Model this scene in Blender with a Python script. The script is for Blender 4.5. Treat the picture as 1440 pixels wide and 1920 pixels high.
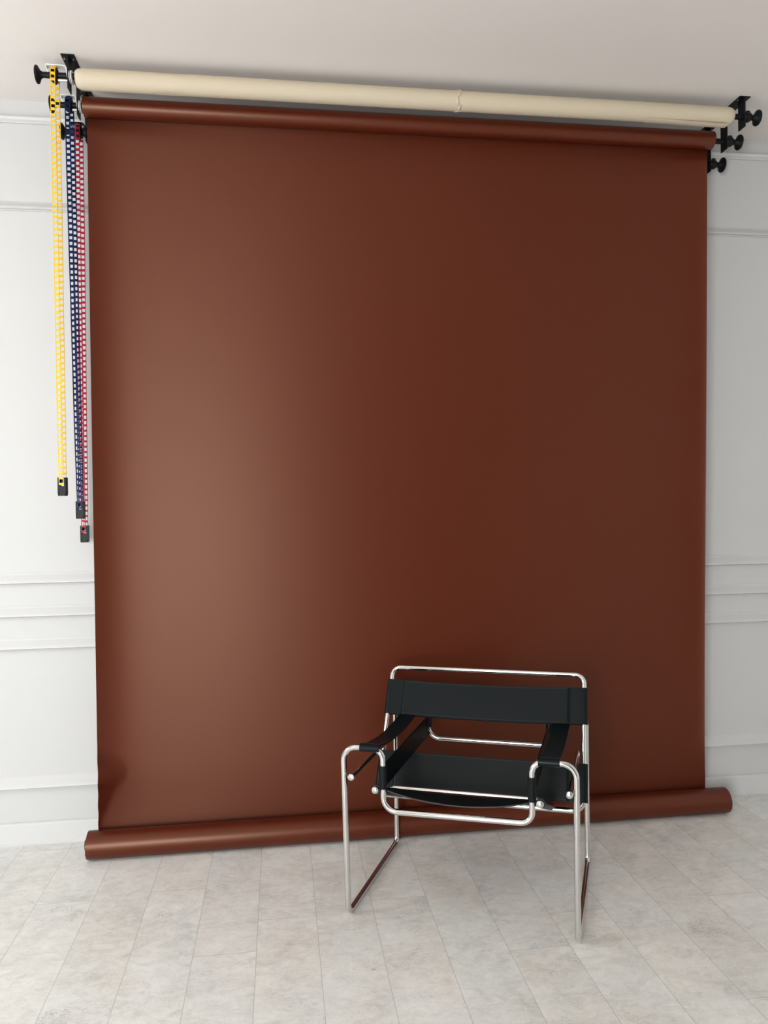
import bpy, bmesh, math, random
from mathutils import Vector, Matrix
random.seed(7)
C = bpy.context.scene
for o in list(bpy.data.objects):
    bpy.data.objects.remove(o, do_unlink=True)
COL = C.collection
PI = math.pi

# ------------------------------------------------------------------ camera
F_PX, YAW, PITCH, ROLL = 1431.62, 0.135328266, -0.0126073602, -0.0140841376
CAM = Vector((0.0, -3.56298, 1.49577))
def cam_axes():
    cy, sy = math.cos(YAW), math.sin(YAW); cp, sp = math.cos(PITCH), math.sin(PITCH)
    fwd = Vector((sy*cp, cy*cp, sp)); right = Vector((cy, -sy, 0)); up = right.cross(fwd)
    c, s = math.cos(ROLL), math.sin(ROLL)
    return c*right + s*up, -s*right + c*up, fwd
r_, u_, f_ = cam_axes()
cam_data = bpy.data.cameras.new('camera'); cam = bpy.data.objects.new('camera', cam_data); COL.objects.link(cam)
M = Matrix((r_, u_, -f_)).transposed().to_4x4(); M.translation = CAM
cam.matrix_world = M
cam_data.sensor_fit = 'VERTICAL'; cam_data.sensor_height = 24.0
cam_data.lens = F_PX/1920*24.0; cam_data.clip_start = 0.05
C.camera = cam

# ------------------------------------------------------------------ light
C.view_settings.view_transform = 'Standard'; C.view_settings.look = 'None'
C.view_settings.gamma = 1.0; C.view_settings.use_curve_mapping = False
C.view_settings.exposure = 0.10
w = bpy.data.worlds.new('daylight_sky'); C.world = w; w.use_nodes = True
bg = w.node_tree.nodes['Background']; bg.inputs[0].default_value = (0.80, 0.90, 1.0, 1); bg.inputs[1].default_value = 1.5

def area(name, loc, direction, sx, sy, power, color):
    l = bpy.data.lights.new(name, 'AREA'); l.shape = 'RECTANGLE'; l.size = sx; l.size_y = sy
    l.energy = power; l.color = color
    o = bpy.data.objects.new(name, l); COL.objects.link(o); o.location = loc
    o.rotation_euler = Vector(direction).to_track_quat('-Z', 'Z').to_euler()
    return o
DAY = (0.985, 0.995, 1.0)
# daylight entering each window opening (left wall two, front wall one)
XL, XR, YF, ZC = -3.2, 2.95, -5.4, 3.285
WINS_LEFT = [(-1.95, -1.05, 1.0, 2.6)]
WINS_FRONT = [(-2.3, -0.9, 0.06, 2.25)]
P_LEFT = [90]; P_FRONT = [222]
for (y0, y1, z0, z1), p in zip(WINS_LEFT, P_LEFT):
    area('window_daylight', (XL-0.14, (y0+y1)/2, (z0+z1)/2), (1, 0, 0), y1-y0, z1-z0, p, DAY)
for (x0, x1, z0, z1), p in zip(WINS_FRONT, P_FRONT):
    area('window_daylight', ((x0+x1)/2, YF-0.14, (z0+z1)/2), (0, 1, 0), x1-x0, z1-z0, p, DAY)

# ------------------------------------------------------------------ helpers
def new_mat(name, color, rough=0.5, metal=0.0, spec=0.5, **kw):
    m = bpy.data.materials.new(name); m.use_nodes = True
    b = m.node_tree.nodes['Principled BSDF']
    b.inputs['Base Color'].default_value = (*color, 1); b.inputs['Roughness'].default_value = rough
    b.inputs['Metallic'].default_value = metal; b.inputs['Specular IOR Level'].default_value = spec
    for k, v in kw.items(): b.inputs[k.replace('_', ' ')].default_value = v
    return m
def noise_bump(m, scale, strength, detail=3, dist=0.002, mottle=None, rough_var=None):
    nt = m.node_tree; n = nt.nodes; L = nt.links; b = n['Principled BSDF']
    tc = n.new('ShaderNodeTexCoord'); nz = n.new('ShaderNodeTexNoise')
    nz.inputs['Scale'].default_value = scale; nz.inputs['Detail'].default_value = detail
    L.new(tc.outputs['Object'], nz.inputs['Vector'])
    bp = n.new('ShaderNodeBump'); bp.inputs['Strength'].default_value = strength; bp.inputs['Distance'].default_value = dist
    L.new(nz.outputs['Fac'], bp.inputs['Height']); L.new(bp.outputs['Normal'], b.inputs['Normal'])
    if mottle:
        n2 = n.new('ShaderNodeTexNoise'); n2.inputs['Scale'].default_value = mottle[0]; n2.inputs['Detail'].default_value = 4
        L.new(tc.outputs['Object'], n2.inputs['Vector'])
        hs = n.new('ShaderNodeHueSaturation'); hs.inputs['Color'].default_value = b.inputs['Base Color'].default_value
        mr = n.new('ShaderNodeMapRange'); mr.inputs['To Min'].default_value = 1-mottle[1]; mr.inputs['To Max'].default_value = 1+mottle[1]
        L.new(n2.outputs['Fac'], mr.inputs['Value']); L.new(mr.outputs['Result'], hs.inputs['Value'])
        L.new(hs.outputs['Color'], b.inputs['Base Color'])
    return m

M_WALL = noise_bump(new_mat('painted_wall', (0.535, 0.535, 0.525), 0.6, spec=0.10), 60, 0.06, mottle=(1.5, 0.02))
M_SIDEWALL = new_mat('white_painted_wall', (0.82, 0.82, 0.81), 0.6, spec=0.3)
M_CEIL = noise_bump(new_mat('painted_ceiling', (0.74, 0.70, 0.665), 0.7, spec=0.2), 30, 0.05, mottle=(1.2, 0.015))
M_TRIM = new_mat('white_trim_paint', (0.57, 0.57, 0.56), 0.45, spec=0.25)
def brown_paper(name, rough, spec):
    return noise_bump(new_mat(name, (0.072, 0.0098, 0.0030), rough, spec=spec, Specular_Tint=(1.0, 0.67, 0.48, 1)), 350, 0.05, dist=0.0005, mottle=(0.8, 0.03))
M_BROWN = brown_paper('brown_seamless_paper', 0.46, 0.62)
M_BROWNROLL = brown_paper('brown_paper_wound', 0.38, 0.60)
M_CREAM = noise_bump(new_mat('cream_seamless_paper', (0.54, 0.465, 0.345), 0.65, spec=0.3), 200, 0.05, dist=0.0005)
M_CARD = new_mat('cardboard_core', (0.30, 0.20, 0.12), 0.8)
M_CHROME = new_mat('chrome_tube', (0.68, 0.68, 0.67), 0.07, 1.0)
M_LEATHER = noise_bump(new_mat('black_leather', (0.0045, 0.0070, 0.0078), 0.34, spec=0.13), 420, 0.12, dist=0.0006)
M_STITCH = new_mat('dark_stitching', (0.05, 0.052, 0.052), 0.6)
M_BLACKMETAL = new_mat('black_powder_coat', (0.007, 0.007, 0.008), 0.5, spec=0.2)
M_BLACKPL = new_mat('black_plastic', (0.008, 0.008, 0.009), 0.42, spec=0.15)
M_RUBBER = new_mat('black_rubber', (0.010, 0.010, 0.010), 0.6)
M_WHITEPL = new_mat('white_plastic', (0.80, 0.80, 0.78), 0.35)
M_SILVER = new_mat('silver_steel', (0.65, 0.65, 0.64), 0.25, 1.0)
M_YELLOW = new_mat('yellow_plastic', (0.80, 0.50, 0.04), 0.4, spec=0.2)
M_NAVY = new_mat('navy_plastic', (0.008, 0.016, 0.075), 0.4, spec=0.12)
M_RED = new_mat('red_plastic', (0.42, 0.016, 0.045), 0.4, spec=0.15)
M_GLASS = None

def paper_grain(m):
    nt = m.node_tree; b = nt.nodes['Principled BSDF']
    tg = nt.nodes.new('ShaderNodeTangent'); tg.direction_type = 'UV_MAP'; tg.uv_map = 'grain'
    nt.links.new(tg.outputs['Tangent'], b.inputs['Tangent'])
    b.inputs['Anisotropic'].default_value = 0.66; b.inputs['Anisotropic Rotation'].default_value = ANI_ROT
    
ANI_ROT = 0.25
paper_grain(M_BROWN)
def grain_uv(o):
    me = o.data; uv = me.uv_layers.new(name='grain')
    for lp in me.loops:
        c = me.vertices[lp.vertex_index].co; uv.data[lp.index].uv = (c.x, c.z+0.3*c.y)
    return o
def tag(o, label=None, cat=None, group=None, kind=None):
    if label: o['label'] = label
    if cat: o['category'] = cat
    if group: o['group'] = group
    if kind: o['kind'] = kind
    return o
def obj(name, bm, mat, parent=None, smooth=True, angle=35, recalc=True):
    if recalc: bmesh.ops.recalc_face_normals(bm, faces=bm.faces)
    me = bpy.data.meshes.new(name); bm.to_mesh(me); bm.free()
    me.materials.append(mat)
    o = bpy.data.objects.new(name, me); COL.objects.link(o)
    if smooth:
        for p in me.polygons: p.use_smooth = True
        me.set_sharp_from_angle(angle=math.radians(angle))
    if parent: o.parent = parent
    if mat is M_BROWN: grain_uv(o)
    return o
def empty(name, loc=(0, 0, 0), rz=0):
    o = bpy.data.objects.new(name, None); COL.objects.link(o); o.location = loc; o.rotation_euler = (0, 0, rz)
    o.empty_display_size = 0.1
    return o
def box(bm, c, s, bev=0.0):
    r = bmesh.ops.create_cube(bm, size=1.0)
    vs = r['verts']
    bmesh.ops.scale(bm, vec=s, verts=vs); bmesh.ops.translate(bm, vec=c, verts=vs)
    if bev > 0:
        es = list({e for v in vs for e in v.link_edges})
        bmesh.ops.bevel(bm, geom=es, offset=bev, segments=2, affect='EDGES', profile=0.5)
    return vs
def prism(bm, pts, a0, a1, axis=0):
    """polygon pts (2D) extruded along axis between a0 and a1"""
    def mk(p, a):
        if axis == 0: return (a, p[0], p[1])
        if axis == 1: return (p[0], a, p[1])
        return (p[0], p[1], a)
    A = [bm.verts.new(mk(p, a0)) for p in pts]; B = [bm.verts.new(mk(p, a1)) for p in pts]
    n = len(pts)
    for i in range(n):
        bm.faces.new((A[i], A[(i+1) % n], B[(i+1) % n], B[i]))
    bm.faces.new(A); bm.faces.new(B[::-1])
def fillet(pts, radii, seg=10):
    """polyline with rounded corners"""
    pts = [Vector(p) for p in pts]; out = [pts[0]]
    for i in range(1, len(pts)-1):
        a, b, c = pts[i-1], pts[i], pts[i+1]; r = radii[i-1]
        d1 = (a-b).normalized(); d2 = (c-b).normalized()
        ang = d1.angle(d2)
        t = r/math.tan(ang/2)
        p1 = b+d1*t; p2 = b+d2*t
        cen = b+(d1+d2).normalized()*(r/math.sin(ang/2))
        v1 = p1-cen; v2 = p2-cen; tot = v1.angle(v2)
        for k in range(seg+1):
            s = k/seg
            out.append(cen + (v1*math.sin((1-s)*tot)+v2*math.sin(s*tot))/math.sin(tot))
    out.append(pts[-1]); return out
def tube(bm, pts, r, n=20, cap=True, closed=False):
    pts = [Vector(p) for p in pts]; N = len(pts)
    tang = []
    for i in range(N):
        if closed: t = pts[(i+1) % N]-pts[i-1]
        else: t = (pts[min(i+1, N-1)]-pts[max(i-1, 0)])
        tang.append(t.normalized())
    ref = Vector((0, 0, 1)) if abs(tang[0].z) < 0.9 else Vector((1, 0, 0))
    nrm = (ref - tang[0]*ref.dot(tang[0])).normalized()
    rings = []
    for i in range(N):
        if i > 0:
            q = tang[i-1].rotation_difference(tang[i]); nrm = q @ nrm
            nrm = (nrm - tang[i]*nrm.dot(tang[i])).normalized()
        b = tang[i].cross(nrm)
        rr = r[i] if isinstance(r, (list, tuple)) else r
        rings.append([bm.verts.new(pts[i]+rr*(math.cos(2*PI*k/n)*nrm+math.sin(2*PI*k/n)*b)) for k in range(n)])
    for i in range(N if closed else N-1):
        A, B = rings[i], rings[(i+1) % N]
        for k in range(n):
            bm.faces.new((A[k], A[(k+1) % n], B[(k+1) % n], B[k]))
    if cap and not closed:
        bm.faces.new(rings[0][::-1]); bm.faces.new(rings[-1])
def lathe(bm, prof, origin, axis, n=32):
    """prof = [(along, radius)...] around axis vector through origin"""
    a = Vector(axis).normalized(); o = Vector(origin)
    tube(bm, [o+a*(p[0]+1e-6*i) for i, p in enumerate(prof)], [max(p[1], 1e-4) for p in prof], n)
def fix_lathe(bm, prof, origin, axis, n=32):
    a = Vector(axis).normalized(); o = Vector(origin)
    ref = Vector((0, 0, 1)) if abs(a.z) < 0.9 else Vector((1, 0, 0))
    e1 = (ref-a*ref.dot(a)).normalized(); e2 = a.cross(e1)
    rings = [[bm.verts.new(o+a*t+max(r, 1e-4)*(math.cos(2*PI*k/n)*e1+math.sin(2*PI*k/n)*e2)) for k in range(n)] for t, r in prof]
    for A, B in zip(rings[:-1], rings[1:]):
        for k in range(n): bm.faces.new((A[k], A[(k+1) % n], B[(k+1) % n], B[k]))
    bm.faces.new(rings[0][::-1]); bm.faces.new(rings[-1])
def sheet(bm, fn, nu, nv, th, center=False):
    """solid sheet: fn(s,t)->Vector, s,t in 0..1, thickness th along the local normal"""
    P = [[Vector(fn(i/nu, j/nv)) for j in range(nv+1)] for i in range(nu+1)]
    def nor(i, j):
        a = P[min(i+1, nu)][j]-P[max(i-1, 0)][j]; b = P[i][min(j+1, nv)]-P[i][max(j-1, 0)]
        return a.cross(b).normalized()
    o0 = -th/2 if center else 0.0
    A = [[bm.verts.new(P[i][j]+nor(i, j)*o0) for j in range(nv+1)] for i in range(nu+1)]
    B = [[bm.verts.new(P[i][j]+nor(i, j)*(o0+th)) for j in range(nv+1)] for i in range(nu+1)]
    for i in range(nu):
        for j in range(nv):
            bm.faces.new((A[i][j], A[i][j+1], A[i+1][j+1], A[i+1][j]))
            bm.faces.new((B[i][j], B[i+1][j], B[i+1][j+1], B[i][j+1]))
    for i in range(nu):
        bm.faces.new((A[i][0], A[i+1][0], B[i+1][0], B[i][0])); bm.faces.new((A[i][nv], B[i][nv], B[i+1][nv], A[i+1][nv]))
    for j in range(nv):
        bm.faces.new((A[0][j], B[0][j], B[0][j+1], A[0][j+1])); bm.faces.new((A[nu][j], A[nu][j+1], B[nu][j+1], B[nu][j]))

# ------------------------------------------------------------------ the room
# floor material: pale stone-look vinyl planks running towards the back wall
def floor_material():
    m = bpy.data.materials.new('stone_vinyl_planks'); m.use_nodes = True
    nt = m.node_tree; n = nt.nodes; L = nt.links; b = n['Principled BSDF']
    def math_(op, a, bb=None, c=None):
        k = n.new('ShaderNodeMath'); k.operation = op
        for i, v in enumerate((a, bb, c)):
            if v is None: continue
            if isinstance(v, (int, float)): k.inputs[i].default_value = v
            else: L.new(v, k.inputs[i])
        return k.outputs[0]
    geo = n.new('ShaderNodeNewGeometry'); sep = n.new('ShaderNodeSeparateXYZ'); L.new(geo.outputs['Position'], sep.inputs[0])
    X, Y = sep.outputs['X'], sep.outputs['Y']
    Wd, X0, LEN = 0.2085, -0.101, 1.22
    u = math_('DIVIDE', math_('SUBTRACT', X, X0), Wd)
    idx = math_('FLOOR', u)
    # per-plank end joint position
    known = {0: -0.80, -1: -0.99, 4: -1.12, 5: -0.92, -4: -0.555, -2: -1.75, -3: -1.45, 1: -1.62, 2: -1.95, 3: -0.93-0.75, 6: -1.6, 7: -0.25, 8: -0.9, -5: -1.3}
    rnd = random.Random(3)
    ramp = n.new('ShaderNodeValToRGB'); ramp.color_ramp.interpolation = 'CONSTANT'
    ks = list(range(-8, 20)); els = ramp.color_ramp.elements
    vals = [((-(known.get(k, rnd.uniform(-1.2, 0)))) % LEN)/LEN for k in ks]
    els[0].position = 0; els[0].color = (vals[0],)*3+(1,)
    els[1].position = 1/len(ks); els[1].color = (vals[1],)*3+(1,)
    for i in range(2, len(ks)):
        e = els.new(i/len(ks)); e.color = (vals[i],)*3+(1,)
    L.new(math_('DIVIDE', math_('ADD', idx, 8.5), len(ks)), ramp.inputs[0])
    off = math_('MULTIPLY', ramp.outputs['Color'], LEN)
    v = math_('DIVIDE', math_('ADD', Y, off), LEN)
    row = math_('FLOOR', v)
    fu = math_('FRACT', u); fv = math_('FRACT', v)
    du = math_('MULTIPLY', math_('MINIMUM', fu, math_('SUBTRACT', 1.0, fu)), Wd)
    dv = math_('MULTIPLY', math_('MINIMUM', fv, math_('SUBTRACT', 1.0, fv)), LEN)
    d = math_('MINIMUM', du, dv)
    seam = n.new('ShaderNodeMapRange'); seam.inputs['From Min'].default_value = 0.0003; seam.inputs['From Max'].default_value = 0.0016
    seam.inputs['To Min'].default_value = 1; seam.inputs['To Max'].default_value = 0; L.new(d, seam.inputs['Value'])
    comb = n.new('ShaderNodeCombineXYZ'); L.new(idx, comb.inputs[0]); L.new(row, comb.inputs[1])
    wn = n.new('ShaderNodeTexWhiteNoise'); wn.noise_dimensions = '3D'; L.new(comb.outputs[0], wn.inputs['Vector'])
    # per-plank shifted texture coordinates
    sh = n.new('ShaderNodeVectorMath'); sh.operation = 'SCALE'; L.new(wn.outputs['Color'], sh.inputs[0]); sh.inputs['Scale'].default_value = 9.0
    ad = n.new('ShaderNodeVectorMath'); ad.operation = 'ADD'; L.new(geo.outputs['Position'], ad.inputs[0]); L.new(sh.outputs[0], ad.inputs[1])
    def noise(scale, detail, rough=0.55, dist=0.0, vec=None, stretch=None):
        t = n.new('ShaderNodeTexNoise'); t.inputs['Scale'].default_value = scale; t.inputs['Detail'].default_value = detail
        t.inputs['Roughness'].default_value = rough; t.inputs['Distortion'].default_value = dist
        src = ad.outputs[0]
        if stretch:
            mp = n.new('ShaderNodeMapping'); mp.inputs['Scale'].default_value = stretch; L.new(src, mp.inputs[0]); src = mp.outputs[0]
        L.new(src, t.inputs['Vector']); return t.outputs['Fac']
    big = noise(4.0, 5, 0.6, 0.6); mid = noise(16, 6, 0.65, 1.0, stretch=(1.0, 1.6, 1)); fine = noise(120, 4, 0.7, 1.2, stretch=(1, 1.7, 1))
    cr = n.new('ShaderNodeValToRGB')
    e = cr.color_ramp.elements; e[0].position = 0.36; e[0].color = (0.57, 0.555, 0.525, 1); e[1].position = 0.62; e[1].color = (0.87, 0.865, 0.845, 1)
    k = e.new(0.49); k.color = (0.75, 0.74, 0.715, 1)
    mixv = math_('ADD', math_('MULTIPLY', big, 0.32), math_('ADD', math_('MULTIPLY', mid, 0.36), math_('MULTIPLY', fine, 0.32)))
    L.new(mixv, cr.inputs[0])
    # dark worn specks in patches
    pm = n.new('ShaderNodeMapRange'); pm.inputs['From Min'].default_value = 0.56; pm.inputs['From Max'].default_value = 0.72; L.new(noise(7, 3, 0.6, 0.8), pm.inputs['Value'])
    sm = n.new('ShaderNodeMapRange'); sm.inputs['From Min'].default_value = 0.52; sm.inputs['From Max'].default_value = 0.62; L.new(noise(90, 3, 0.6, 1.5, stretch=(1, 2.2, 1)), sm.inputs['Value'])
    speck = math_('MULTIPLY', pm.outputs['Result'], sm.outputs['Result'])
    mx = n.new('ShaderNodeMix'); mx.data_type = 'RGBA'; mx.inputs['B'].default_value = (0.27, 0.25, 0.235, 1)
    L.new(math_('MULTIPLY', speck, 0.7), mx.inputs['Factor']); L.new(cr.outputs['Color'], mx.inputs['A'])
    hue = n.new('ShaderNodeMix'); hue.data_type = 'RGBA'; hue.blend_type = 'MULTIPLY'; hue.inputs['Factor'].default_value = 1.0
    hr = n.new('ShaderNodeValToRGB'); he = hr.color_ramp.elements; he[0].position = 0.38; he[0].color = (1.0, 0.98, 0.95, 1); he[1].position = 0.62; he[1].color = (0.985, 0.998, 1.0, 1)
    L.new(noise(2.6, 4, 0.6, 0.5), hr.inputs[0]); L.new(mx.outputs['Result'], hue.inputs['A']); L.new(hr.outputs['Color'], hue.inputs['B']); mx = hue
    # per-plank value
    hs = n.new('ShaderNodeHueSaturation'); L.new(mx.outputs['Result'], hs.inputs['Color'])
    L.new(math_('ADD', 0.965, math_('MULTIPLY', wn.outputs['Value'], 0.07)), hs.inputs['Value'])
    m2 = n.new('ShaderNodeMix'); m2.data_type = 'RGBA'; m2.inputs['B'].default_value = (0.16, 0.145, 0.13, 1)
    L.new(math_('MULTIPLY', seam.outputs['Result'], 0.45), m2.inputs['Factor']); L.new(hs.outputs['Color'], m2.inputs['A'])
    L.new(m2.outputs['Result'], b.inputs['Base Color'])
    b.inputs['Specular IOR Level'].default_value = 0.45
    L.new(math_('ADD', 0.34, math_('MULTIPLY', mid, 0.22)), b.inputs['Roughness'])
    bp = n.new('ShaderNodeBump'); bp.inputs['Strength'].default_value = 0.12; bp.inputs['Distance'].default_value = 0.001
    L.new(math_('SUBTRACT', fine, math_('MULTIPLY', seam.outputs['Result'], 1.2)), bp.inputs['Height']); L.new(bp.outputs['Normal'], b.inputs['Normal'])
    return m
T = 0.15
def slab(name, c, s, mat):
    bm = bmesh.new(); box(bm, c, s); o = obj(name, bm, mat, smooth=False); tag(o, kind='structure'); return o
cx, cy = (XL+XR)/2, YF/2
slab('floor', (cx, cy, -T/2), (XR-XL+2*T, -YF+2*T, T), floor_material())
slab('ceiling', (cx, cy, ZC+T/2), (XR-XL+2*T, -YF+2*T, T), M_CEIL)
slab('wall_back', (cx, T/2, ZC/2), (XR-XL+2*T, T, ZC), M_WALL)
slab('wall_right', (XR+T/2, cy, ZC/2), (T, -YF, ZC), M_SIDEWALL)
def wall_with_windows(name, wins, axis):
    bm = bmesh.new()
    def add(a0, a1, z0, z1):
        if a1-a0 < 1e-4 or z1-z0 < 1e-4: return
        if axis == 'x': box(bm, (XL-T/2, (a0+a1)/2, (z0+z1)/2), (T, a1-a0, z1-z0))
        else: box(bm, ((a0+a1)/2, YF-T/2, (z0+z1)/2), (a1-a0, T, z1-z0))
    lo, hi = (YF, 0) if axis == 'x' else (XL-T, XR+T)
    cur = lo
    for (a0, a1, z0, z1) in sorted(wins):
        add(cur, a0, 0, ZC); add(a0, a1, 0, z0); add(a0, a1, z1, ZC); cur = a1
    add(cur, hi, 0, ZC)
    o = obj(name, bm, M_WALL, smooth=False); tag(o, kind='structure')
wall_with_windows('wall_left', WINS_LEFT, 'x'); wall_with_windows('wall_front', WINS_FRONT, 'y')
def window(i, win, axis):
    a0, a1, z0, z1 = win; bm = bmesh.new(); f = 0.055
    def b_(ac, zc, sa, sz, d=0.07):
        if axis == 'x': box(bm, (XL-T/2, ac, zc), (d, sa, sz))
        else: box(bm, (ac, YF-T/2, zc), (sa, d, sz))
    b_((a0+a1)/2, z0+f/2, a1-a0, f); b_((a0+a1)/2, z1-f/2, a1-a0, f)
    b_(a0+f/2, (z0+z1)/2, f, z1-z0); b_(a1-f/2, (z0+z1)/2, f, z1-z0)
    b_((a0+a1)/2, (z0+z1)/2, 0.05, z1-z0, 0.06)
    o = obj('window_%d' % i, bm, M_TRIM, smooth=False); tag(o, kind='structure')
k = 1
for wn_ in WINS_LEFT: window(k, wn_, 'x'); k += 1
for wn_ in WINS_FRONT: window(k, wn_, 'y'); k += 1

bm = bmesh.new(); box(bm, (1.35, YF+0.02, 1.03), (0.90, 0.04, 2.06), 0.004)  # unseen dark panel, added behind the camera to give the chrome darker reflections
tag(obj('unseen_dark_panel_1', bm, new_mat('dark_panel_paint', (0.10, 0.09, 0.085), 0.4), smooth=False), kind='structure')
# wall mouldings: stepped panel profile (distance from wall, height offset)
def moulding(name, z, prof):
    bm = bmesh.new(); prism(bm, [(-d, z+h) for d, h in prof], XL, XR, 0)
    o = obj(name, bm, M_TRIM, smooth=False); tag(o, kind='structure')
def rail_prof(s=1.0):
    base = [(0, 0), (0.010, 0.0008), (0.013, 0.0035), (0.012, 0.0060), (0.010, 0.0072), (0.026, 0.0095), (0.030, 0.012), (0.029, 0.017), (0.024, 0.025),
            (0.016, 0.035), (0.008, 0.045), (0.003, 0.054), (0, 0.058)]
    return [(d*s, h*s) for d, h in base]
moulding('trim_1', 0.2517, [(0, 0), (0.026, 0.002), (0.031, 0.006), (0.030, 0.012), (0.024, 0.020), (0.015, 0.031), (0.006, 0.043), (0, 0.050)])
moulding('trim_2', 0.861, rail_prof())
moulding('trim_3', 1.004, rail_prof())
moulding('trim_4', 1.151, rail_prof())
moulding('trim_5', 2.800, rail_prof(0.75))
moulding('trim_6', 3.183, [(0, 0), (0.010, 0), (0.014, 0.003), (0.026, 0.008), (0.030, 0.014), (0.030, 0.020), (0.020, 0.026), (0.012, 0.030), (0, 0.031)])
bm = bmesh.new(); prism(bm, [(0, 0), (-0.016, 0), (-0.017, 0.012), (-0.014, 0.016), (-0.013, 0.088), (-0.010, 0.094), (-0.004, 0.098), (0, 0.098)], XL, XR, 0)
tag(obj('baseboard_back', bm, M_TRIM, smooth=False), kind='structure')

# ------------------------------------------------------------------ brown backdrop
BX0, BX1 = -0.795, 2.02
R2 = 0.0395; AX2 = (-0.245, 3.150)       # upper roll axis (y, z)
RB = 0.058; AXB = (-0.198, RB+0.001)     # floor roll
t = empty('paper_backdrop', ((BX0+BX1)/2, AXB[0], 0))
tag(t, 'brown seamless paper backdrop hanging from its upper roll down to a roll on the floor', 'backdrop')
OFF = Vector(t.location)
def roll_bm(x0, x1, ax, r, wob=0.0, n=48, nx=40, layers=True, seed=0):
    bm = bmesh.new(); rnd = random.Random(seed); ph = rnd.uniform(0, 6)
    rings = []
    for i in range(nx+1):
        x = x0+(x1-x0)*i/nx
        ring = []
        for k_ in range(n):
            a = 2*PI*k_/n
            rr = r*(1+wob*math.sin(3*x+ph)*0.5+wob*math.sin(7.3*x+ph+a)*0.5)
            ring.append(bm.verts.new((x, ax[0]+rr*math.cos(a), ax[1]+rr*math.sin(a))))
        rings.append(ring)
    for A, B in zip(rings[:-1], rings[1:]):
        for k_ in range(n): bm.faces.new((A[k_], B[k_], B[(k_+1) % n], A[(k_+1) % n]))
    for ring, sgn in ((rings[0], 1), (rings[-1], -1)):
        x = ring[0].co.x
        prev = ring
        for fr, dx in ((0.93, 0.0), (0.91, 0.006), (0.80, 0.006), (0.78, 0.002), (0.62, 0.003), (0.60, 0.012)):
            cur = [bm.verts.new((x+sgn*dx, ax[0]+(v.co.y-ax[0])*0+r*fr*math.cos(2*PI*q/n), ax[1]+r*fr*math.sin(2*PI*q/n))) for q, v in enumerate(ring)]
            for q in range(n): bm.faces.new((prev[q], prev[(q+1) % n], cur[(q+1) % n], cur[q]))
            prev = cur
        bm.faces.new(prev)
    return bm
def shift(o, off):
    o.data.transform(Matrix.Translation(-off)); return o
shift(obj('upper_roll', roll_bm(-0.778, 2.008, AX2, R2, 0.004), M_BROWNROLL, t), OFF)
# the floor roll with a loosely wound left end
shift(obj('floor_roll', roll_bm(-0.828, 2.078, AXB, RB, 0.006, seed=2), M_BROWNROLL, t), OFF)
bm = bmesh.new()
for (x, rr, w0) in ((-0.829, 0.050, 0.0), (-0.831, 0.042, 1.3)):
    pts = []
    for k_ in range(40):
        a = 2*PI*k_/40
        q = rr*(1+0.05*math.sin(5*a+w0))
        pts.append((x+0.003*math.sin(4*a+w0), AXB[0]+q*math.cos(a), AXB[1]+q*math.sin(a)))
    tube(bm, pts, 0.0012, 6, closed=True)
shift(obj('rolled_paper_edge', bm, M_BROWNROLL, t), OFF)
# hanging sheet
ZT, ZB = 3.150, 0.050
def sstep(a, b, x):
    x = max(0, min(1, (x-a)/(b-a))); return x*x*(3-2*x)
def sheet_pt(s, q):
    # s across 0..1, q up 0..1
    z = ZB+(ZT-ZB)*q
    h = q
    xl = -0.800+0.024*h; xr = 2.010+0.002*h
    # cluster samples towards the edges
    x = xl+(xr-xl)*s
    y = (AXB[0]+RB+0.002)*(1-h) + (AX2[0]+R2+0.001)*h
    dl = x-xl; dr = xr-x
    env = sstep(0, 0.10, h)*sstep(0, 0.035, 1-h)
    curl_l = 0.045*math.exp(-dl/0.085)+0.020*math.exp(-(dl/0.35)**2)
    curl_r = 0.030*math.exp(-dr/0.07)+0.022*math.exp(-(dr/0.30)**2)
    y -= env*(curl_l+curl_r)
    x += env*(0.0150*math.exp(-dl/0.5)-0.034*math.exp(-dr/0.5))
    # sharp fold that runs out from the lower left edge
    fw = 0.100*math.exp(-((z-0.365)/0.075)**2)+0.050*math.exp(-((z-0.25)/0.10)**2)
    tt = max(0.0, fw-dl); fo = 0.48*(math.sqrt(tt*tt+0.00005)-math.sqrt(0.00005)); y -= fo; x += 0.25*fo
    # very shallow undulation of the hanging sheet
    y -= env*(0.034*math.sin(PI*s)**1.5*math.sin(PI*h)**0.6+0.004*math.sin(2.1*x+1.5*z)*sstep(0, .3, h))
    # wavy crinkled left border low down
    y -= 0.004*math.exp(-dl/0.012)*math.sin(z*62)*sstep(0.05, 0.15, z)*(1-sstep(0.35, 0.6, z))
    return Vector((x, y, z))
NX = 150
us = [0.5-0.5*math.cos(PI*i/NX)*(0.75+0.25*abs(math.cos(PI*i/NX))) for i in range(NX+1)]
us[0] = 0; us[-1] = 1
bm = bmesh.new()
sheet(bm, lambda s, q: sheet_pt(us[int(round(s*NX))], q), NX, 160, 0.0006)
shift(obj('hanging_sheet', bm, M_BROWN, t, angle=80), OFF)

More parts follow.
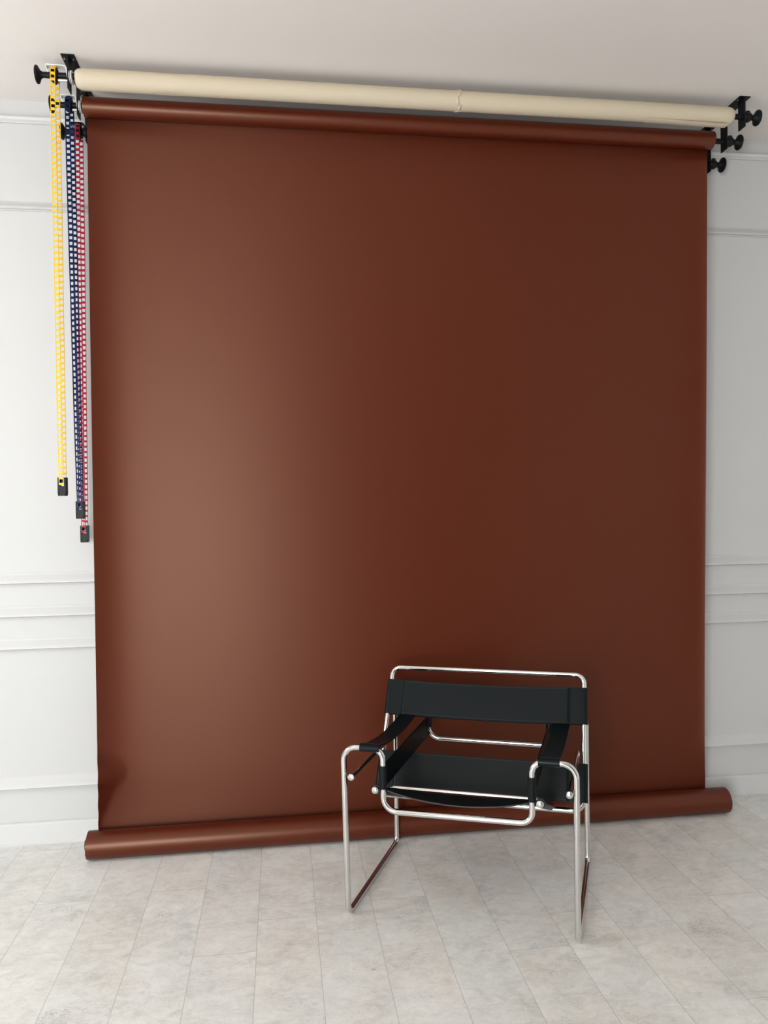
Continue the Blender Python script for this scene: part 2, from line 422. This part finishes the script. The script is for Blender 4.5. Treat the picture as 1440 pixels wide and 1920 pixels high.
# ------------------------------------------------------------------ cream roll
AX1 = (-0.365, 3.200); R1 = 0.040
t = empty('paper_roll', (0.63, AX1[0], AX1[1]))
tag(t, 'cream paper backdrop roll mounted just under the ceiling in front of the brown roll', 'paper roll')
OFF = Vector(t.location)
xs_ = sorted([-0.777+(2.032+0.777)*i/160 for i in range(161)]+[0.775+0.0016*k_ for k_ in range(-22, 30)]+[-0.777+0.003*k_ for k_ in range(1, 12)]+[2.032-0.003*k_ for k_ in range(1, 12)])
bm = bmesh.new(); n = 72; rings = []
for x in xs_:
    ring = []
    for k_ in range(n):
        a = 2*PI*k_/n
        # shallow drooping waves and one raised crinkle across the roll at x = 0.78
        xr_ = x-(0.775+0.007*math.sin(3*a+0.7)+0.003*math.sin(11*a))
        rr = R1*(1+0.006*math.sin(4*x+a)) + 0.0040*math.exp(-(xr_/0.0035)**2) - 0.0030*math.exp(-((xr_-0.0085)/0.004)**2)
        rr += 0.0015*math.exp(-((x+0.42)/0.05)**2)*math.sin(a*5)
        e = min(x+0.777, 2.032-x)
        rr -= 0.010*math.exp(-e/0.010)
        ring.append(bm.verts.new((x, AX1[0]+rr*math.cos(a), AX1[1]+rr*math.sin(a))))
    rings.append(ring)
for A, B in zip(rings[:-1], rings[1:]):
    for k_ in range(n): bm.faces.new((A[k_], B[k_], B[(k_+1) % n], A[(k_+1) % n]))
for ring in (rings[0], rings[-1]):
    prev = ring; x = ring[0].co.x; sg = 1 if x < 0 else -1
    for fr, dx in ((0.62, 0.0), (0.6, 0.01)):
        cur = [bm.verts.new((x+sg*dx, AX1[0]+R1*fr*math.cos(2*PI*q/n), AX1[1]+R1*fr*math.sin(2*PI*q/n))) for q in range(n)]
        for q in range(n): bm.faces.new((prev[q], prev[(q+1) % n], cur[(q+1) % n], cur[q]))
        prev = cur
    bm.faces.new(prev)
shift(obj('roll', bm, M_CREAM, t, angle=60), OFF)
# loose free end of the paper below the right part of the roll
def flap(s, q):
    x = 1.62+(2.000-1.62)*s
    drop = 0.011*sstep(0, 0.9, s)
    a = -PI/2+1.0-q*1.55
    rr = R1+0.0012+drop*q**1.3
    return Vector((x, AX1[0]+rr*math.cos(a), AX1[1]+rr*math.sin(a)))
bm = bmesh.new(); sheet(bm, flap, 40, 14, 0.0008)
shift(obj('loose_paper_end', bm, M_CREAM, t, angle=60), OFF)

# ------------------------------------------------------------------ ceiling brackets
BR_Y = [-0.360, -0.221, -0.083]           # bracket plate centres, nearest the camera first
BR_Z = [3.205, 3.160, 3.115]              # roll axis heights
BR_BOT = [3.152, 3.117, 3.072]
def make_bracket(x, i, label, group):
    y = BR_Y[i]; t = empty('ceiling_bracket', (x, y, ZC)); tag(t, label, 'bracket', group); off = Vector(t.location)
    y0, y1 = y-0.028, y-0.028+0.128
    bm = bmesh.new(); box(bm, (x, (y0+y1)/2, ZC-0.002), (0.052, y1-y0, 0.004), 0.0008)
    shift(obj('mounting_plate', bm, M_BLACKMETAL, t, smooth=False), off)
    bm = bmesh.new(); zb = BR_BOT[i]
    prism(bm, [(y-0.025, ZC-0.004), (y+0.025, ZC-0.004), (y+0.025, zb), (y-0.025, zb+0.001)], x-0.0022, x+0.0022, 0)
    # curved hook arm that carries the roll holder
    az = BR_Z[i]
    pts = [(y-0.025, az-0.016), (y-0.040, az-0.014), (y-0.044, az-0.002), (y-0.038, az+0.012), (y-0.032, az+0.010), (y-0.034, az-0.002), (y-0.025, az-0.008)]
    shift(obj('hanger_plate', bm, M_BLACKMETAL, t, smooth=False), off)
    for sx in (-1, 1):
        bm = bmesh.new()
        fix_lathe(bm, [(0, 0.0048), (0.0018, 0.0046), (0.0030, 0.0030), (0.0034, 0.0008)], (x+sx*0.0165, y0+0.030, ZC-0.004), (0, 0, -1), 16)
        shift(obj('screw', bm, M_SILVER, t), off)
    return t
XBL, XBR = -0.805, 2.085
ordn = ['front', 'middle', 'rear']
make_bracket(XBL, 0, 'black ceiling bracket at the left end of the cream roll', 'black ceiling brackets')
make_bracket(XBL, 1, 'black ceiling bracket at the left end of the brown upper roll', 'black ceiling brackets')
make_bracket(XBL, 2, 'black ceiling bracket behind the left edge of the brown paper, nearest the wall', 'black ceiling brackets')
make_bracket(XBR, 0, 'black ceiling bracket at the right end of the cream roll', 'black ceiling brackets')
make_bracket(XBR, 1, 'black ceiling bracket at the right end of the brown upper roll', 'black ceiling brackets')
make_bracket(XBR, 2, 'black ceiling bracket behind the right edge of the brown paper, nearest the wall', 'black ceiling brackets')

# ------------------------------------------------------------------ roll holders, right side
def knob_bm(o, d):
    bm = bmesh.new()
    fix_lathe(bm, [(0, 0.011), (0.010, 0.012), (0.018, 0.017), (0.024, 0.029), (0.027, 0.0335), (0.031, 0.0345), (0.034, 0.033), (0.0345, 0.028), (0.031, 0.024), (0.030, 0.010), (0.033, 0.007), (0.033, 0.001)], o, d, 40)
    return bm
SH_L = [-0.0535, -0.0775, -0.05]
def make_right_holder(i, label):
    y, z = BR_Y[i], BR_Z[i]
    t = empty('roll_holder', (XBR, y, z)); tag(t, label, 'roll holder', 'black roll holders on the right'); off = Vector(t.location)
    bm = bmesh.new(); fix_lathe(bm, [(SH_L[i], 0.011), (SH_L[i]+0.003, 0.012), (0.004, 0.012), (0.006, 0.010)], (XBR, y, z), (1, 0, 0), 24)
    shift(obj('shaft', bm, M_BLACKPL, t), off)
    bm = bmesh.new()
    fix_lathe(bm, [(0.003, 0.013), (0.010, 0.018), (0.020, 0.022), (0.032, 0.022), (0.040, 0.017), (0.046, 0.012), (0.05, 0.011)], (XBR, y, z), (1, 0, 0), 28)
    box(bm, (XBR+0.030, y, z+0.020), (0.020, 0.010, 0.020), 0.004)
    shift(obj('collar', bm, M_BLACKPL, t), off)
    shift(obj('knob', knob_bm((XBR+0.044, y, z), (1, 0, 0)), M_BLACKPL, t), off)
make_right_holder(0, 'black roll holder with round knob at the right end of the cream roll')
make_right_holder(1, 'black roll holder with round knob at the right end of the brown upper roll')
make_right_holder(2, 'black roll holder with round knob, lowest of three beside the brown paper')

# ------------------------------------------------------------------ chain drives, left side
CH_X = [-0.860, -0.842, -0.838]; CH_R = 0.030
def make_drive(i, label, guard_mat):
    y, z = BR_Y[i], BR_Z[i]+0.006
    t = empty('chain_drive', (XBL, y, z)); tag(t, label, 'chain drive', 'chain drives on the left'); off = Vector(t.location)
    xc = CH_X[i]
    bm = bmesh.new()
    fix_lathe(bm, [(0.0, 0.0115), (0.03, 0.0125), (0.05, 0.012), (0.075, 0.011)], (xc-0.045, y, z), (1, 0, 0), 24)
    fix_lathe(bm, [(0, 0.012), (-0.779-xc-0.02, 0.012)], (xc+0.02, y, z), (1, 0, 0), 24)
    shift(obj('shaft', bm, M_BLACKPL, t), off)
    bm = bmesh.new()   # toothed sprocket the chain runs over
    fix_lathe(bm, [(-0.013, 0.016), (-0.012, 0.025), (-0.006, 0.026), (-0.005, 0.020), (0.005, 0.020), (0.006, 0.026), (0.012, 0.025), (0.013, 0.016)], (xc, y, z), (1, 0, 0), 32)
    for k_ in range(9):
        a = 2*PI*k_/9+0.3
        box_v = box(bm, (0, 0, 0), (0.008, 0.009, 0.012), 0.001)
        vs = [v for v in bm.verts if v.co.length < 0.02]
        bmesh.ops.transform(bm, matrix=Matrix.Translation((xc, y, z)) @ Matrix.Rotation(a, 4, 'X') @ Matrix.Translation((0, 0, 0.026)), verts=vs)
    shift(obj('sprocket', bm, M_BLACKPL, t), off)
    k0 = xc-0.036 if i == 0 else xc-0.04
    shift(obj('knob', knob_bm((k0, y, z), (-1, 0, 0)), M_BLACKPL, t), off)
    # bent guard strip over the sprocket, one continuous piece
    x0, x1 = xc-0.034, XBL-0.008
    wy = 0.026
    top, bot = z+0.036, z-0.022
    bm = bmesh.new()
    prof = fillet([(x0+0.012, y, z+0.004), (x0, y, top), (x1-0.002, y, top), (x1+0.006, y, z-0.026)], [0.004, 0.014], 6)
    def strip(s_, q_):
        k_ = min(int(s_*(len(prof)-1)+1e-6), len(prof)-1)
        wd = wy*(1.0 if s_ > 0.25 else 0.7)
        return prof[k_]+Vector((0, (q_-0.5)*wd, 0))
    sheet(bm, strip, len(prof)-1, 1, 0.0035, center=True)
    shift(obj('guard', bm, guard_mat, t), off)
    if i < 2:
        bm = bmesh.new(); tube(bm, [(xc+0.016, y-0.012, z-0.024), (XBL+0.002, y-0.012, z-0.024)], 0.0055, 16)
        shift(obj('spacer_rod', bm, M_SILVER, t), off)
    else:
        bm = bmesh.new(); fix_lathe(bm, [(0, 0.014), (0.004, 0.021), (0.050, 0.021), (0.052, 0.018)], (xc+0.016, y, z), (1, 0, 0), 28)
        shift(obj('collar', bm, guard_mat, t), off)
    for dx, rr in ((0.006, 0.024), (0.013, 0.026)):
        bm = bmesh.new()
        xx = XBL+dx-0.004
        fix_lathe(bm, [(0, rr-0.006), (0.0008, rr), (0.0035, rr), (0.0043, rr-0.006)], (xx, y, z-0.004), (1, 0, 0), 32)
        shift(obj('flange_ring', bm, guard_mat, t), off)
make_drive(0, 'chain drive with white guard and black knob holding the cream roll, yellow chain over it', M_WHITEPL)
make_drive(1, 'chain drive with white guard and black knob holding the brown roll, navy chain over it', M_WHITEPL)
make_drive(2, 'all-black chain drive nearest the wall with the red chain over it', M_BLACKPL)

# ------------------------------------------------------------------ hanging chains
def make_chain(i, zb, mat, label, wlabel, pitch=0.0235, width=0.019, sep=CH_R, th=0.0030, wide=0.0021, toe=(0, 0), swing=0.0):
    y, zt = BR_Y[i], BR_Z[i]+0.006; x = CH_X[i]
    t = empty('hanging_chain', (x, y, zt)); tag(t, label, 'chain'); off = Vector(t.location)
    R = 0.031
    # loop path: front strand up, over the sprocket, down the back strand
    Lz = zt-zb
    segs = []
    total = 2*Lz+PI*R; N = int(round(total/pitch)); p = total/N
    def path(s):
        if s < Lz:      # front strand, going up
            f = 1-s/Lz
            return Vector((x+toe[0]*f*f+swing*f, y-R*(1-0.45*f**6)-0.002*math.sin(f*9), zb+s))
        s2 = s-Lz
        if s2 < PI*R:
            a = s2/R
            return Vector((x, y-R*math.cos(a), zt+R*math.sin(a)))
        s3 = s2-PI*R; f = s3/Lz
        return Vector((x+toe[1]*f*f+swing*f, y+R*(1-0.45*f**6)+0.003*math.sin(f*7), zt-s3))
    bm = bmesh.new()
    def bar(a, b, w_, nrm, t_):
        d = (b-a); L_ = d.length; d.normalize(); side = d.cross(nrm).normalized(); nn = side.cross(d).normalized()
        vs = []
        for e in (a, b):
            for su, sn in ((-1, -1), (1, -1), (1, 1), (-1, 1)):
                vs.append(bm.verts.new(e+side*su*w_/2+nn*sn*t_/2))
        for q in ((0, 1, 2, 3), (7, 6, 5, 4), (0, 4, 5, 1), (1, 5, 6, 2), (2, 6, 7, 3), (3, 7, 4, 0)):
            bm.faces.new([vs[k_] for k_ in q])
    ux = Vector((1, 0, 0))
    for k_ in range(N):
        s0 = k_*p; a = path(s0); b = path(min(s0+p*0.98, total-1e-4))
        d = (b-a).normalized(); nrm = ux.cross(d).normalized()
        hw = width/2-wide/2
        for sg in (-1, 1):
            bar(a+ux*sg*hw, b+ux*sg*hw, wide, nrm, th)
        bar(a-ux*hw, a+ux*hw, 0.0052, nrm, th)          # hooked end wrapped round the next link's pin
        bar(a+d*0.0045-ux*hw*0.75+nrm*th*0.7, a+d*0.0045+ux*hw*0.75+nrm*th*0.7, 0.0036, nrm, th)
    shift(obj('link_chain', bm, mat, t, smooth=False), off)
    # counterweight at the bottom of the loop: open housing with a guide roller
    bm = bmesh.new(); h = 0.073; wdt = 0.031; xw = x+toe[0]/2+toe[1]/2+swing
    zt_ = zb+0.028; zb_ = zt_-h
    for sg in (-1, 1):
        prism(bm, [(y-0.017, zt_), (y+0.017, zt_), (y+0.017, zb_+0.012), (y+0.012, zb_), (y-0.012, zb_), (y-0.017, zb_+0.012)],
              xw+sg*(wdt/2-0.006), xw+sg*wdt/2, 0)
    prism(bm, [(xw-wdt/2+0.001, zt_-0.034), (xw+wdt/2-0.001, zt_-0.034), (xw+wdt/2-0.001, zb_+0.012), (xw+wdt/2-0.005, zb_), (xw-wdt/2+0.005, zb_), (xw-wdt/2+0.001, zb_+0.012)], y-0.016, y+0.016, 1)
    prism(bm, [(xw-wdt/2+0.004, zt_), (xw+wdt/2-0.004, zt_), (xw+wdt/2-0.004, zt_-0.020), (xw-wdt/2+0.004, zt_-0.020)], y+0.0, y+0.004, 1)
    wt = shift(obj('chain_weight', bm, M_BLACKPL, t, smooth=False), off); tag(wt, wlabel)
make_chain(0, 1.585, M_YELLOW, 'yellow plastic link chain hanging down the wall, furthest left of the chains', 'black plastic weight')
make_chain(1, 1.490, M_NAVY, 'navy blue plastic link chain between the yellow and the red chain', 'black plastic weight', wide=0.0040, th=0.004, width=0.021, toe=(0.004, 0.0), swing=0.012)
make_chain(2, 1.385, M_RED, 'red plastic link chain, longest one, beside the brown paper edge', 'black plastic weight', wide=0.0026, toe=(0.0, 0.0), swing=-0.008)

# ------------------------------------------------------------------ lounge chair
CO = Vector((0.7253, -0.7041, 0.0)); ANG = math.radians(-22.547)
chair = empty('lounge_chair', CO, ANG)
tag(chair, 'chrome tube lounge chair with black leather seat, back and arm straps on the floor', 'chair')
SH = 0.052
def Q(u, v, z): return Vector((u+SH*v, v, z))
def path(pts, radii, seg=12): return fillet([Q(*p) for p in pts], radii, seg)
RT = 0.0108
U0, U1 = 0.403, 0.262; VF, VB = -0.302, 0.302; ZA = 0.617
def cobj(name, bm, mat=M_CHROME, parent=None, **k): return obj(name, bm, mat, parent or chair, **k)
for su in (-1, 1):
    lean = 0.010 if su < 0 else 0.0
    for v in (VF, VB):
        ls = lean if v < 0 else 0.0
        sv = 1 if v < 0 else -1
        bm = bmesh.new()
        # leg with its foot bend, stopping at the start of the top bend
        pts = path([(su*U0, v+sv*0.06, RT), (su*U0, v, RT), (su*(U0+ls), v, ZA-0.056)], [0.030])
        tube(bm, pts, RT); cobj('leg', bm)
    bm = bmesh.new(); tube(bm, [Q(su*U0, VF+0.06, RT), Q(su*U0, VB-0.06, RT)], RT); cobj('runner', bm)
for v, zc, lab in ((VF, 0.395, 'front'), (VB, 0.478, 'rear')):
    bm = bmesh.new(); ll = 0.010 if v < 0 else 0.0
    pts = [(-U0-ll, v, ZA-0.0562), (-U0-ll, v, ZA), (-U1-(.004 if v < 0 else -.006), v, ZA), (-U1-(.004 if v < 0 else -.006), v, zc), (U1-0.006, v, zc+(0.004 if v < 0 else 0)), (U1-0.006, v, ZA-(.006 if v < 0 else 0)), (U0, v, ZA-(.006 if v < 0 else 0)), (U0, v, ZA-0.0562)]
    tube(bm, path(pts, [0.05, 0.040, 0.052, 0.040, 0.040, 0.05], 14), RT)
    o = cobj('cross_frame', bm)

# back tube: closed loop from the top bar down to the low rear cross bar
UB = 0.405
TOP = (0.274, 0.784); KNEE = (0.128, 0.462); LOW = (0.062, 0.310)
bm = bmesh.new()
pts = [(0, TOP[0], TOP[1]), (UB-0.006, TOP[0], TOP[1]), (UB, LOW[0], LOW[1]), (-UB, LOW[0], LOW[1]), (-UB+0.006, TOP[0], TOP[1]), (0.001, TOP[0], TOP[1])]
tube(bm, path(pts, [0.036, 0.045, 0.045, 0.036], 12), RT*0.96)
cobj('back_frame', bm)
SU = lambda su: 0.284 if su > 0 else 0.292
def srod(su):
    A = Q(su*SU(su), -0.306, 0.470); B = Q(su*SU(su), LOW[0], LOW[1]+0.010)
    return lambda v: A+(B-A)*((v+0.306)/(LOW[0]+0.306))

# arm rods with end caps (front legs back to the uprights)
def cap_bm(c, d, r=0.0125):
    bm = bmesh.new(); fix_lathe(bm, [(-0.004, r*0.8), (-0.003, r), (0.004, r), (0.007, r*0.82), (0.0085, r*0.45), (0.0087, 0.0005)], c, d, 24); return bm
for su in (-1, 1):
    uu = su*0.381
    zr = 0.512
    bm = bmesh.new(); tube(bm, [Q(uu, -0.300, zr), Q(uu, 0.138, zr)], 0.0085, 16)
    rod = cobj('side_rod', bm)
    cobj('end_cap', cap_bm(Q(uu, -0.314, zr), (0, -1, 0)), parent=rod)
    # seat rods from the front uprights down to the rear cross bar
    sr = srod(su)
    bm = bmesh.new(); tube(bm, [sr(-0.300), sr(LOW[0])], 0.0095, 16)
    rod = cobj('seat_rod', bm)
    bm = bmesh.new(); fix_lathe(bm, [(0, 0.0150), (0.003, 0.0160), (0.012, 0.0160), (0.014, 0.0120)], Q(su*SU(su), -0.304, 0.471), (0, 1, -0.30), 20)
    cobj('washer', bm, M_RUBBER, parent=rod)
    cobj('end_cap', cap_bm(Q(su*SU(su), -0.314, 0.472), (0, -1, 0), 0.0128), parent=rod)
    bm = cap_bm(Q(su*0.262-(0.02 if su > 0 else -0.02), VB-0.006, 0.575), (0, -1, 0), 0.008)
    cobj('bolt', bm)
bm = bmesh.new(); tube(bm, [Q(-0.280, -0.262, 0.468), Q(0.272, -0.262, 0.468)], 0.0068, 14); cobj('seat_crossbar', bm)

# leather: closed sling around two side tubes
def sling(pL, pR, nrm, z_upper, z_lower, rs, nt=24, th=0.0035, sag_u=0.0, sag_l=0.0, nspan=30):
    """pL,pR: functions t->Vector centre of the left / right tube; nrm(t): outward (upper) direction"""
    loop = []
    for k_ in range(nspan+1):
        s = k_/nspan; loop.append(('u', s))
    for k_ in range(1, 10): loop.append(('r', k_/10))
    for k_ in range(nspan+1):
        s = 1-k_/nspan; loop.append(('l', s))
    for k_ in range(1, 10): loop.append(('L', k_/10))
    bm = bmesh.new(); rows = []
    for j in range(nt+1):
        q = j/nt; a, b, n_ = pL(q), pR(q), nrm(q)
        acr = (b-a).normalized(); row_o = []; row_i = []
        for kind, s in loop:
            if kind == 'u':
                base = a+(b-a)*s; f = 4*s*(1-s)
                p0 = base+n_*(rs-sag_u*f); dn = n_
            elif kind == 'l':
                base = a+(b-a)*s; f = 4*s*(1-s)
                p0 = base-n_*(rs+sag_l*f); dn = -n_
            elif kind == 'r':
                an = PI/2-PI*s; dn = (acr*math.cos(an)+n_*math.sin(an)); p0 = b+dn*rs
            else:
                an = -PI/2-PI*s; dn = (acr*math.cos(an)+n_*math.sin(an)); p0 = a+dn*rs
            row_i.append(bm.verts.new(p0-dn*th*0.5)); row_o.append(bm.verts.new(p0+dn*th*0.5))
        rows.append((row_i, row_o))
    m_ = len(loop)
    for (ai, ao), (bi, bo) in zip(rows[:-1], rows[1:]):
        for k_ in range(m_):
            k2 = (k_+1) % m_
            bm.faces.new((ao[k_], ao[k2], bo[k2], bo[k_])); bm.faces.new((ai[k2], ai[k_], bi[k_], bi[k2]))
    for (ai, ao) in (rows[0], rows[-1]):
        for k_ in range(m_):
            k2 = (k_+1) % m_; bm.faces.new((ai[k_], ai[k2], ao[k2], ao[k_]))
    return bm
def lerp(a, b, t): return a+(b-a)*t
def upr(su):
    A = Q(su*UB, LOW[0], LOW[1]); B = Q(su*(UB-0.006), TOP[0], TOP[1])
    return lambda z: A+(B-A)*((z-LOW[1])/(TOP[1]-LOW[1]))
# two straps across the back tube, each with a stitched inner panel
nb = Vector((0, -1, (TOP[0]-LOW[0])/(TOP[1]-LOW[1]))).normalized()
def stitch_line(fn, n_, parent, r=0.0007):
    bm = bmesh.new()
    for k_ in range(n_): tube(bm, [fn((k_+0.15)/n_), fn((k_+0.75)/n_)], r, 5)
    cobj('stitching', bm, M_STITCH, parent=parent, smooth=False)
def strap(name, za, zb_, droop):
    bmk = sling(lambda q: upr(-1)(lerp(za, zb_, q)), lambda q: upr(1)(lerp(za, zb_, q)), lambda q: nb, 0, 0, 0.0135, sag_u=0.004, sag_l=-0.004)
    for v in bmk.verts: v.co.z -= droop*max(0, 1-(v.co.x/0.42)**2)
    o = cobj(name, bmk, M_LEATHER)
    def pf(s, q):
        s2 = 0.058/0.81+(1-0.112/0.81)*s
        z = lerp(za+0.001, zb_-0.001, q)
        a, b = upr(-1)(z), upr(1)(z); p = a+(b-a)*s2; f = 4*s2*(1-s2)
        e = min(s, 1-s)*0.70
        p = p+nb*(0.0152+0.0070*sstep(0, 0.010, e)-0.004*f)
        p.z -= droop*max(0, 1-(p.x/0.42)**2)
        return p
    bm = bmesh.new(); sheet(bm, pf, 170, 10, 0.0012)
    cobj('leather_panel', bm, M_LEATHER, parent=o, angle=60)
    for q0 in (0.035, 0.965):
        stitch_line(lambda s: pf(0.01+0.98*s, q0)+nb*0.0012, 110, o)
strap('backrest', 0.604, 0.735, 0.009)
strap('lower_back_strap', 0.338, 0.468, 0.004)
# seat: leather slung between the two seat rods, sagging at its front edge
va, vb = -0.288, 0.028
bm = bmesh.new()
def seat_fn(s, q):
    v = lerp(va, vb, q); a, b = srod(-1)(v), srod(1)(v); p = a+(b-a)*s; f = 4*s*(1-s)
    return p+Vector((0, 0, 0.0125-(0.042*(1-q)**1.2+0.004)*f**0.9))
sheet(bm, seat_fn, 40, 20, 0.0045, center=True)
for su in (-1, 1):
    a, b = srod(su)(va), srod(su)(vb); L_ = (b-a).length
    fix_lathe(bm, [(0, 0.011), (0.0005, 0.0145), (L_-0.0005, 0.0145), (L_, 0.011)], a, b-a, 20)
cobj('seat', bm, M_LEATHER)

# arm straps: broad leather straps over the top bars, and the side straps on the inner uprights
RS = 0.0145
def sleeve(bm, a, b, r=RS): 
    d = (b-a); L_ = d.length
    fix_lathe(bm, [(0, r-0.003), (0.0005, r), (L_-0.0005, r), (L_, r-0.003)], a, d, 24)
for su in (-1, 1):
    ua, ub = 0.277, 0.350
    uc = (ua+ub)/2; zt_ = ZA-(0.006 if su > 0 else 0)
    bm = bmesh.new()
    sleeve(bm, Q(su*ua, VF, zt_), Q(su*ub, VF, zt_)); sleeve(bm, Q(su*ua, VB, ZA), Q(su*ub, VB, ZA))
    def arm(s, q, su=su, zt_=zt_):
        v = lerp(VF, VB, q); f = 4*q*(1-q)
        zz = lerp(zt_, ZA, q)+RS-0.004-0.036*f**0.8 - 0.002*0
        wd = lerp(ua+0.003, ub-0.003, s)
        return Q(su*wd, v, zz)
    if su > 0: sheet(bm, arm, 8, 28, 0.005)
    else: sheet(bm, lambda s, q: arm(1-s, q), 8, 28, 0.005)
    cobj('armrest', bm, M_LEATHER)
    bm = bmesh.new()
    uf = -(U1+.004) if su < 0 else U1-0.006; ur = -(U1-.006) if su < 0 else U1-0.006
    za, zb_ = 0.475, 0.558; ya, yb = 0.490, 0.572
    sleeve(bm, Q(uf, VF, za), Q(uf, VF, zb_)); sleeve(bm, Q(ur, VB, ya+0.035), Q(ur, VB, yb))
    def side(s, q):
        z = lerp(lerp(za, zb_, s), lerp(ya, yb, s), q); return Q(lerp(uf, ur, q), lerp(VF, VB, q), z)
    sheet(bm, side, 8, 20, 0.0055, center=True)
    cobj('side_strap', bm, M_LEATHER)
